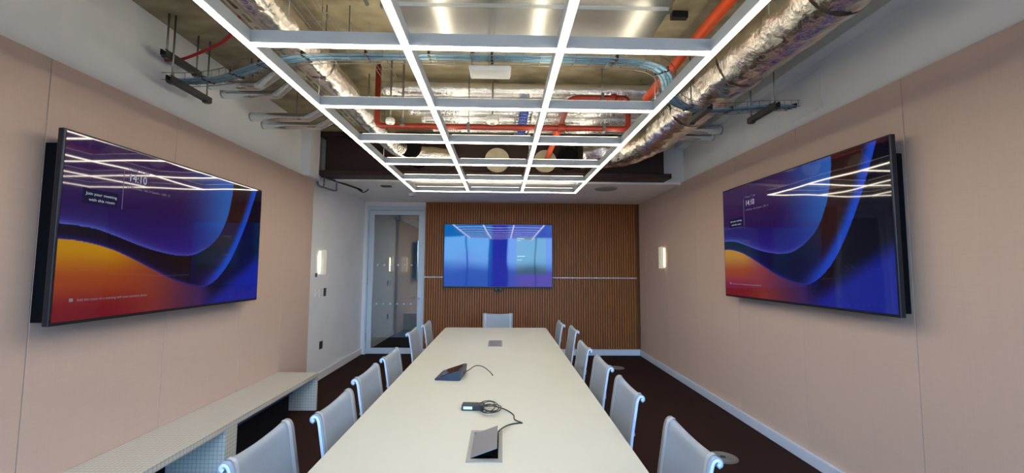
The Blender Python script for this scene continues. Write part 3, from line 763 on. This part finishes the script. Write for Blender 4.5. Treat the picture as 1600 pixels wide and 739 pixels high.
for yy in (-0.5, 0.35, 1.2, 2.05, 2.9, 3.75, 4.5):
    MB().tube([(0, yy-1.5-0.03, 0), (0, yy-1.5+0.03, 0)], RDR*1.0, 40, False).build('tape_band', 'foil', rd)
for yy in (0.6, 2.25, 3.9):
    for s in (-1, 1):
        MB().tube([(s*(RDR+0.012), yy-1.5, -0.05), (s*(RDR+0.012), yy-1.5, ZC-RDZ)], 0.005, 6).build('hanger_rod', 'steel', rd)
LDX, LDZ, LDR = -1.33, 2.95, 0.108
ldu = empty('foil_duct', (LDX, 1.5, LDZ), label='slimmer crumpled silver foil duct along the left side of the ceiling', cat='duct')
foil_tube(rel(fillet([(LDX, -1.60, LDZ), (LDX, 4.50, LDZ), (-1.22, 4.98, 2.86), (-0.62, 5.12, 2.84)], 0.25), ldu), LDR*0.95, 32, seed=5).build('duct_skin', 'foil', ldu)
for yy in (0.0, 1.0, 2.0, 3.0, 4.0):
    MB().tube([(0, yy-1.5-0.025, 0), (0, yy-1.5+0.025, 0)], LDR*1.0, 32, False).build('tape_band', 'foil', ldu)
for yy in (0.9, 2.3, 3.7):
    MB().tube([(LDR+0.012, yy-1.5, -0.05), (LDR+0.012, yy-1.5, ZC-LDZ)], 0.005, 6).build('hanger_rod', 'steel', ldu)
# big sheet metal duct
sd = empty('sheet_metal_duct', (0.125, 0.65, 2.95), label='wide flat galvanised sheet metal duct under the ceiling above the light grid', cat='duct')
MB().box(-0.80, 0.80, -1.85, 1.62, 0.0, 0.22).build('casing', 'galv', sd, bevel=0.006)
for yy in (1.60, -0.2): MB().box(-0.815, 0.815, yy, yy+0.03, -0.012, 0.235).build('flange', 'galv', sd)
MB().box(-0.80, 0.80, 1.9, 1.93, -0.008, 0.22)
MB().box(-0.802, 0.802, 1.63, 1.92, 0.0, 0.22).build('end_section', 'galv', sd)
for sx_ in (-0.83, 0.83):
    for yy in (-1.2, 1.3): MB().tube([(sx_, yy, 0.0), (sx_, yy, ZC-2.95)], 0.005, 6).build('hanger_rod', 'steel', sd)
# insulated pipes crossing
for k, (yy, z, lab) in enumerate(((3.72, 3.10, 'foil-wrapped pipe crossing the ceiling, nearest of five'), (3.90, 3.08, 'foil-wrapped pipe crossing the ceiling, second nearest of five'), (4.10, 3.06, 'foil-wrapped pipe crossing the ceiling, middle of five'),
                                  (4.33, 3.06, 'foil-wrapped pipe crossing the ceiling, fourth of five'), (4.55, 3.04, 'foil-wrapped pipe crossing the ceiling, farthest of five'))):
    r = empty('insulated_pipe', (0, yy, z), label=lab, cat='pipe', group='foil-wrapped pipes crossing the ceiling')
    foil_tube([(-1.10+0.08*k, 0, 0), (1.42, 0, 0)], 0.062, 18, 0.03, 0.05, 20+k).build('foil_wrap', 'foil_small', r)
    for x in (-0.75, 0.4, 1.25): MB().tube([(x, 0, 0.055), (x, 0, ZC-z)], 0.005, 6).build('hanger_rod', 'steel', r)
def side_pipe(pts, r, label, rods):
    o = empty('insulated_pipe', pts[0], label=label, cat='pipe', group='small foil-wrapped branch pipes at the side walls')
    foil_tube(rel(fillet(pts, 0.02, 2), o), r, 16, 0.02, 0.04, int(abs(pts[0][1])*10)).build('foil_wrap', 'foil_branch', o)
    for x, y in rods: MB().tube([(x-pts[0][0], y-pts[0][1], r*0.9), (x-pts[0][0], y-pts[0][1], ZC-pts[0][2])], 0.004, 6).build('hanger_rod', 'steel', o)
side_pipe([(XL, 3.44, 2.985), (-2.02, 3.44, 2.985), (-1.64, 3.10, 2.985)], 0.040, 'small foil-wrapped pipe from the left wall, upper one of the nearer pair', [(-2.1, 3.44)])
side_pipe([(XL, 3.60, 2.975), (-1.96, 3.60, 2.975), (-1.58, 3.22, 2.975)], 0.036, 'small foil-wrapped pipe from the left wall, lower one of the nearer pair', [(-2.18, 3.60)])
side_pipe([(XL, 4.02, 2.925), (-1.88, 4.02, 2.925), (-1.56, 3.72, 2.925)], 0.042, 'small foil-wrapped pipe from the left wall, upper one of the farther pair', [(-2.0, 4.02)])
side_pipe([(XL, 4.22, 2.915), (-1.84, 4.22, 2.915), (-1.56, 3.94, 2.915)], 0.040, 'small foil-wrapped pipe from the left wall, lower one of the farther pair', [(-2.1, 4.22)])
side_pipe([(XR, 4.62, 3.06), (1.93, 4.62, 3.06)], 0.048, 'small foil-wrapped pipe at the right wall behind the thick duct, nearer one', [(2.2, 4.62)])
side_pipe([(XR, 4.80, 3.04), (1.95, 4.80, 3.04)], 0.045, 'small foil-wrapped pipe at the right wall behind the thick duct, farther one', [(2.25, 4.80)])

# sprinkler pipework
ZP = 2.92
sp = empty('sprinkler_pipe', (1.19, 1.0, ZP), label='orange-red sprinkler main running away under the right half of the ceiling', cat='pipe')
MB().tube(rel([(1.19, -1.6, ZP), (1.19, 3.42, ZP)], sp), 0.034, 20).build('pipe_run', 'red', sp)
for yy in (0.2, 2.0): MB().tube([(0, yy-1.0, 0.035), (0, yy-1.0, ZC-ZP)], 0.005, 6).build('hanger_rod', 'steel', sp)
sl = empty('sprinkler_loop', (0, 3.51, ZP), label='dark red looped sprinkler pipe crossing behind the second light bar', cat='pipe')
ring = fillet([(0.62, 3.51, ZP), (1.10, 3.51, ZP), (1.10, 3.51, 2.685), (-1.12, 3.51, 2.685), (-1.12, 3.51, 3.10)], 0.06, 8)
ring = fillet([(0.56, 4.2, 2.90), (0.57, 3.56, ZP+.035), (0.63, 3.51, ZP+.035), (1.06, 3.51, ZP+.035), (1.06, 3.51, 2.685), (-1.07, 3.51, 2.685), (-1.07, 3.51, ZC)], 0.05, 8)
MB().tube(rel(ring, sl), 0.024, 16).build('looped_pipe', 'dark_red', sl)
MB().tube(rel([(0.555, 4.15, 2.90), (0.545, 5.33, 2.87)], sl), 0.032, 16).build('branch_pipe', 'red', sl)
for p, q in (((0.92, 3.51, ZP+.035), (0.96, 3.51, ZP+.035)), ((0.46, 3.51, 2.685), (0.52, 3.51, 2.685)), ((0.565, 4.13, 2.90), (0.564, 4.19, 2.90))):
    MB().tube(rel([p, q], sl), 0.036, 16).build('coupling', 'dark_red', sl)
for x, z in ((0.84, ZP+.035), (0.85, 2.685), (-0.3, 2.685)):
    MB().box(x-0.012, x+0.012, -0.03, 0.03, z-ZP-0.032, z-ZP+0.032).build('pipe_clip', 'steel', sl)
MB().tube([(0.84, 0, 0.06), (0.84, 0, ZC-ZP)], 0.004, 6).build('hanger_rod', 'steel', sl)
MB().tube([(-0.3, 0, 2.685-ZP+0.03), (-0.3, 0, ZC-ZP)], 0.004, 6).build('hanger_rod', 'steel', sl)
tag(MB().tube([(0.97-1.2, 2.95, ZC), (0.97-1.2, 2.95, 3.0)], 0.012, 10).build('sprinkler_dropper', 'dark_red'), 'short thin red sprinkler dropper under the concrete ceiling left of the white access point', 'pipe')

# cable basket with blue data cables crossing the room
BZ = 2.70
tray_pts = [(XL, 3.02, 2.815), (-2.2, 2.98, 2.80), (-1.9, 2.84, 2.765), (-1.6, 2.63, 2.73), (-1.3, 2.46, 2.705), (-1.0, 2.39, BZ), (0.0, 2.38, BZ), (0.72, 2.40, BZ), (0.98, 2.52, BZ), (1.16, 2.86, BZ), (1.34, 3.06, BZ), (1.60, 3.14, BZ), (2.0, 3.20, 2.75), (2.25, 3.32, 2.81), (XR, 3.42, 2.85)]
TP = crom(tray_pts, 6)
def offset_path(P, dx, dz):
    o = []
    for i, p in enumerate(P):
        t = (P[min(i+1, len(P)-1)]-P[max(i-1, 0)]); t.z = 0; t.normalize(); o.append(p+Vector((-t.y, t.x, 0))*dx+Vector((0, 0, dz)))
    return o
def basket(name, P, wdt, hgt, label, rung=0.10, wires=(-1, -0.33, 0.33, 1)):
    r = empty(name, P[0], label=label, cat='cable tray'); b = MB()
    for q in wires: b.tube(rel(offset_path(P, q*wdt/2, 0), r), 0.0025, 5)
    for q in (-1, 1): b.tube(rel(offset_path(P, q*wdt/2, hgt), r), 0.0025, 5)
    R = resample(P, rung)
    for i in range(1, len(R)-1):
        t = R[i+1]-R[i-1]; t.z = 0
        if t.length < 1e-4: continue
        t.normalize(); n = Vector((-t.y, t.x, 0))*wdt/2; p = R[i]-r.location
        b.tube([p-n+Vector((0, 0, hgt)), p-n, p+n, p+n+Vector((0, 0, hgt))], 0.0022, 5)
    b.build('wire_basket', 'steel', r); return r
basket('cable_basket', TP, 0.115, 0.05, 'long wire basket tray carrying blue cables across the ceiling from wall to wall')
cbn = empty('cable_bundle', (0, 2.38, BZ), label='bundle of pale blue data cables lying in the long ceiling basket', cat='cables')
for k in range(8):
    q = -0.034+0.0097*k
    P = [p+Vector((0, 0, 0.004*math.sin(i*0.35+k*1.3))) for i, p in enumerate(offset_path(TP, q, 0.013+0.005*(k % 2)))]
    P = P[2:-2]
    MB().tube(rel(P, cbn), 0.0068, 6).build('cable', 'blue_cable', cbn)
R = resample(TP, 0.36)
for i in range(1, len(R)-1):
    t = (R[i+1]-R[i-1]).normalized(); n = Vector((-t.y, t.x, 0))
    MB().bar(R[i]-n*0.045-cbn.location+Vector((0, 0, 0.016)), R[i]+n*0.045-cbn.location+Vector((0, 0, 0.016)), 0.012, 0.03).build('cable_tie', 'black', cbn)
# trapeze brackets (struts)
def trapeze(x, y0, y1, z, label, rods=(True, True), w=0.041):
    r = empty('trapeze_bracket', (x, (y0+y1)/2, z), label=label, cat='bracket'); h = (y1-y0)/2
    b = MB(); b.box(-w/2, w/2, -h, h, -0.041, -0.038); b.box(-w/2, -w/2+0.003, -h, h, -0.038, 0); b.box(w/2-0.003, w/2, -h, h, -0.038, 0)
    b.box(-w/2+0.003, -w/2+0.012, -h, h, -0.003, 0); b.box(w/2-0.012, w/2-0.003, -h, h, -0.003, 0)
    b.build('channel', 'channel', r)
    for on, yy in zip(rods, (-h+0.03, h-0.03)):
        if on:
            MB().tube([(0, yy, -0.055), (0, yy, ZC-z)], 0.006, 8).build('threaded_rod', 'steel', r)
            MB().box(-0.02, 0.02, yy-0.02, yy+0.02, -0.050, -0.0415).build('washer_plate', 'channel', r)
trapeze(-2.30, 2.80, 3.14, 2.955, 'upper dark strut bracket hung at the left wall above the blue cables')
trapeze(-2.27, 2.82, 3.22, 2.785, 'lower dark strut bracket hung at the left wall under the blue cables')
trapeze(2.02, 3.00, 3.36, 2.735, 'dark strut bracket under the blue cables near the right wall')
trapeze(1.49, 2.95, 3.28, 2.690, 'dark strut bracket under the blue cables below the thick foil duct', (False, True))
# red fire-alarm cable on the upper bracket
tag(MB().tube(crom([(XL, 2.98, 2.965), (-2.30, 2.96, 2.963), (-2.05, 2.84, 2.97), (-1.86, 2.74, 2.985), (-1.72, 2.64, 3.03), (-1.63, 2.50, 3.075), (-1.62, 2.2, 3.068), (-1.62, 1.6, 3.068)], 8), 0.010, 8).build('red_cable', 'crimson'), 'red cable resting on the upper strut bracket at the left wall', 'cable')
# long baskets and channels running away from the camera
def straight(x, y0, y1, z): return [Vector((x, y0+(y1-y0)*i/12, z)) for i in range(13)]
o = basket('cable_basket', straight(-1.10, -1.6, 2.75, 2.93), 0.13, 0.04, 'narrow wire basket running away from the camera beside the slimmer foil duct', 0.25, (-1, 0, 1))
for yy in (0.6, 2.1, 2.7):
    for s in (-1, 1): MB().tube([(s*0.075, yy+1.6, -0.01), (s*0.075, yy+1.6, ZC-2.93)], 0.004, 6).build('hanger_rod', 'steel', o)
o = basket('cable_basket', straight(1.42, -1.6, 2.4, 3.06), 0.11, 0.04, 'wire basket running away beside the orange sprinkler main', 0.25, (-1, 0, 1))
MB().tube([(0, 2.0, 0), (0, 2.0, ZC-3.06)], 0.004, 6).build('hanger_rod', 'steel', o)
o = basket('cable_basket', straight(-0.93, 2.62, 3.32, 3.02), 0.12, 0.04, 'short wire basket over the third row of the light grid, left side', 0.14, (-1, 0, 1))
MB().tube([(0, 0.5, 0), (0, 0.5, ZC-3.02)], 0.004, 6).build('hanger_rod', 'steel', o)
# slotted channel
sc_ = empty('slotted_channel', (-1.62, 1.5, 3.05), label='pale perforated channel left of the slimmer foil duct', cat='cable tray')
b = MB(); L0, L1 = -3.1, 3.1; n = 44; st = (L1-L0)/n
b.box(-0.03, -0.012, L0, L1, 0, 0.003); b.box(0.012, 0.03, L0, L1, 0, 0.003)
for i in range(n): b.box(-0.012, 0.012, L0+i*st, L0+i*st+st*0.35, 0, 0.003)
b.box(-0.03, -0.027, L0, L1, 0.003, 0.03); b.box(0.027, 0.03, L0, L1, 0.003, 0.03)
b.build('channel', 'channel_light', sc_)
for yy in (-2, 0, 2): MB().tube([(0.0195, yy, 0.002), (0.0195, yy, ZC-3.05)], 0.004, 6).build('hanger_rod', 'steel', sc_)
# conduit on the slab
cd = empty('conduit', (-0.895, 0.8, ZC-0.02), label='thin steel conduit fixed to the concrete slab left of the sheet metal duct', cat='pipe')
MB().tube([(0, -2.3, 0), (0, 1.85, 0)], 0.0125, 10).build('tube', 'steel', cd)
for yy in (-1, 0, 1, 1.7): MB().box(-0.022, 0.022, yy-0.012, yy+0.012, -0.008, 0.02).build('saddle_clip', 'steel', cd)
# short unistrut stubs on the slab
for x, y, lab in ((-1.03, 2.33, 'small dark bracket hanging from the slab above the first light bar, left'), (1.17, 2.68, 'small black box on the slab beside the sprinkler main')):
    if x < 0:
        r = empty('ceiling_bracket', (x, y, 3.08), label=lab, cat='bracket')
        MB().box(-0.012, 0.012, -0.012, 0.012, 0.04, ZC-3.08).build('stem', 'channel', r); MB().box(-0.04, 0.04, -0.02, 0.02, -0.01, 0.04).build('shoe', 'channel', r, bevel=0.004)
    else:
        tag(MB().box(x-0.055, x+0.055, y, y+0.04, 3.17, ZC).build('junction_box', 'black', bevel=0.004), lab, 'box')
# blue cable ladder dropping through pipes
cl = empty('cable_ladder', (0.19, 4.1, 2.95), label='short ladder of bright blue cables crossing under the foil-wrapped pipes', cat='cable tray')
b = MB()
for s in (-1, 1): b.bar((s*0.075, -0.45, 0), (s*0.075, 0.5, 0), 0.006, 0.03)
for k in range(12): b.tube([(-0.075, -0.43+k*0.08, 0), (0.075, -0.43+k*0.08, 0)], 0.004, 6)
b.build('ladder_frame', 'steel', cl)
for k in range(5): MB().tube([(-0.035+k*0.0175, -0.45, 0.012), (-0.035+k*0.0175, 0.5, 0.012)], 0.0082, 6).build('cable', 'blue_deep', cl)
for s in (-1, 1): MB().tube([(s*0.082, 0.115, -0.01), (s*0.082, 0.115, ZC-2.95)], 0.004, 6).build('hanger_rod', 'steel', cl)
# access point
ap = empty('access_point', (-0.085, 2.45, 2.645), label='white angular wireless access point hanging in the middle above the light grid', cat='access point')
pts = [(-0.125, -0.06), (0.125, -0.06), (0.125, 0.06), (-0.125, 0.06)]
b = MB(); v = [(x*0.93, y*0.93, 0.0) for x, y in pts]+[(x, y, 0.024) for x, y in pts]+[(x*0.95, y*0.95, 0.035) for x, y in pts]
b.add(v, [(3, 2, 1, 0), (8, 9, 10, 11)]+[(l_*4+i, l_*4+(i+1) % 4, (l_+1)*4+(i+1) % 4, (l_+1)*4+i) for l_ in (0, 1) for i in range(4)])
b.build('shell', 'sensor', ap, bevel=0.005)
MB().box(-0.02, 0.02, 0.035, 0.055, 0.035, 0.075).build('mount', 'channel', ap)
for s in (-1, 1): MB().tube([(s*0.015, 0.155, 0.07), (s*0.015, 0.155, ZC-2.645)], 0.0035, 6).build('hanger_rod', 'steel', ap)
MB().box(-0.02, 0.02, 0.035, 0.165, 0.068, 0.076).build('bracket_arm', 'channel', ap)
# pendant sensors
def pendant(x, y, z, s, label):
    r = empty('pendant_sensor', (x, y, z), label=label, cat='sensor', group='white pendant sensors')
    MB().disc_stack(0, 0, [(0.045*s, -0.035*s), (0.055*s, -0.02*s), (0.055*s, 0.01*s), (0.045*s, 0.03*s)], 8).build('sensor_head', 'sensor', r)
    MB().disc_stack(0, 0, [(0.016*s, -0.042*s), (0.02*s, -0.034*s)], 16).build('lens', 'box_frame', r)
    MB().tube([(0, 0, 0.028*s), (0, 0, ZC-z)], 0.008, 8).build('drop_rod', 'steel', r)
pendant(-0.095, 3.40, 2.715, 1.0, 'white pendant sensor hanging on a rod in the middle of the light grid')
pendant(-0.93, 3.40, 2.69, 0.7, 'small white pendant sensor at the left end of the red sprinkler pipe')
for x, y, z, lab in ((-0.83, 3.40, 2.70, 'small steel sprinkler head beside the small white sensor'), (0.30, 4.85, 2.86, 'small steel sprinkler head before the brown beam')):
    r = empty('fire_sprinkler', (x, y, z), label=lab, cat='sprinkler')
    MB().disc_stack(0, 0, [(0.022, -0.045), (0.022, -0.042), (0.006, -0.040), (0.006, -0.015), (0.014, -0.012), (0.014, 0.01)], 14).build('head', 'steel', r)
    MB().tube([(0, 0, 0.009), (0, 0, ZC-z)], 0.009, 8).build('drop_pipe', 'steel', r)
# spigots on the beam
def spigot(x, z, rr, y0, mat, label):
    r = empty('duct_spigot', (x, 5.42, z), label=label, cat='duct outlet')
    MB().tube([(0, y0-5.42, 0), (0, 0.0, 0)], rr, 36).build('collar', mat, r)
    MB().tube([(0, y0-5.42-0.004, 0), (0, y0-5.42+0.02, 0)], rr*1.05, 36).build('rim', mat, r)
spigot(-0.085, 2.87, 0.150, 5.33, 'cream', 'round cream duct cap on the brown beam, middle of the room')
spigot(0.535, 2.87, 0.140, 5.36, 'cream', 'round cream duct cap on the brown beam where the red pipe ends')
spigot(-1.10, 2.90, 0.125, 4.84, 'black_matt', 'round black duct mouth in front of the slimmer foil duct')
spigot(0.825, 2.90, 0.130, 5.30, 'black_matt', 'round black duct mouth beside the end of the thick foil duct')
# soffit fittings
sk = empty('ceiling_speaker', (1.46, 5.93, 2.635), label='round flush grey speaker in the white soffit', cat='speaker')
MB().disc_stack(0, 0, [(0.150, -0.018), (0.160, -0.010), (0.160, 0.0)]).build('ring', 'speaker_grey', sk)
MB().disc_stack(0, 0, [(0.130, -0.022), (0.130, -0.018)]).build('grille', 'speaker_grey', sk)
vt = empty('soffit_vent', (-1.65, 5.92, 2.635), label='small dark slot vent in the white soffit on the left', cat='vent')
MB().box(-0.07, 0.07, -0.05, 0.05, -0.012, 0.0).build('vent_frame', 'channel', vt, bevel=0.003)
for k in range(4): MB().box(-0.055, 0.055, -0.035+k*0.02, -0.028+k*0.02, -0.016, -0.012).build('slat', 'black', vt)
sdm = empty('smoke_detector', (-1.42, 6.55, 2.635), label='small white round detector on the white soffit above the door', cat='smoke detector')
MB().disc_stack(0, 0, [(0.035, -0.04), (0.05, -0.028), (0.055, 0.0)], 28).build('body', 'sensor', sdm)
MB().disc_stack(0, 0, [(0.018, -0.046), (0.02, -0.04)], 20).build('sensor_tip', 'box_frame', sdm)
# black strut and wall bracket under the beam at the left
bs = empty('beam_clamp', (-2.34, 5.42, 2.62), label='black strut with clamp reaching back under the left end of the brown beam', cat='bracket')
MB().tube([(0.0, 0.0, 0.035), (0.28, 0.62, -0.015), (0.30, 0.66, -0.03)], 0.013, 10).build('strut', 'black', bs)
MB().tube(crom([(0.26, 0.60, -0.02), (0.30, 0.70, -0.045), (0.35, 0.74, -0.01), (0.36, 0.75, 0.015)], 5), 0.008, 8).build('hook', 'black', bs)
MB().tube([(0.02, 0.03, 0.03), (0.02, 0.03, -0.08), (0.0, 0.06, -0.10)], 0.010, 8).build('clamp_arm', 'steel', bs)
MB().tube(crom([(-0.06, 0.02, -0.03), (-0.05, 0.05, -0.08), (0.02, 0.10, -0.10), (0.08, 0.22, -0.11), (0.09, 0.28, -0.09)], 5), 0.012, 8).build('clamp_arm', 'steel', bs)
MB().tube([(0.09, 0.26, -0.09), (0.09, 0.26, 0.0)], 0.010, 8).build('clamp_arm', 'steel', bs)
# patched opening where the basket meets the right wall
wp = empty('wall_patch', (XR, 3.42, 2.86), label='faint rectangular plaster patch around the cable entry on the right wall', cat='wall patch')
b = MB()
for y0, y1, z0, z1 in ((-0.30, 0.30, 0.20, 0.208), (-0.30, 0.30, -0.12, -0.112), (-0.30, -0.292, -0.12, 0.208), (0.292, 0.30, -0.12, 0.208)): b.box(-0.004, 0.0, y0, y1, z0, z1)
b.build('patch_edge', 'plaster', wp)
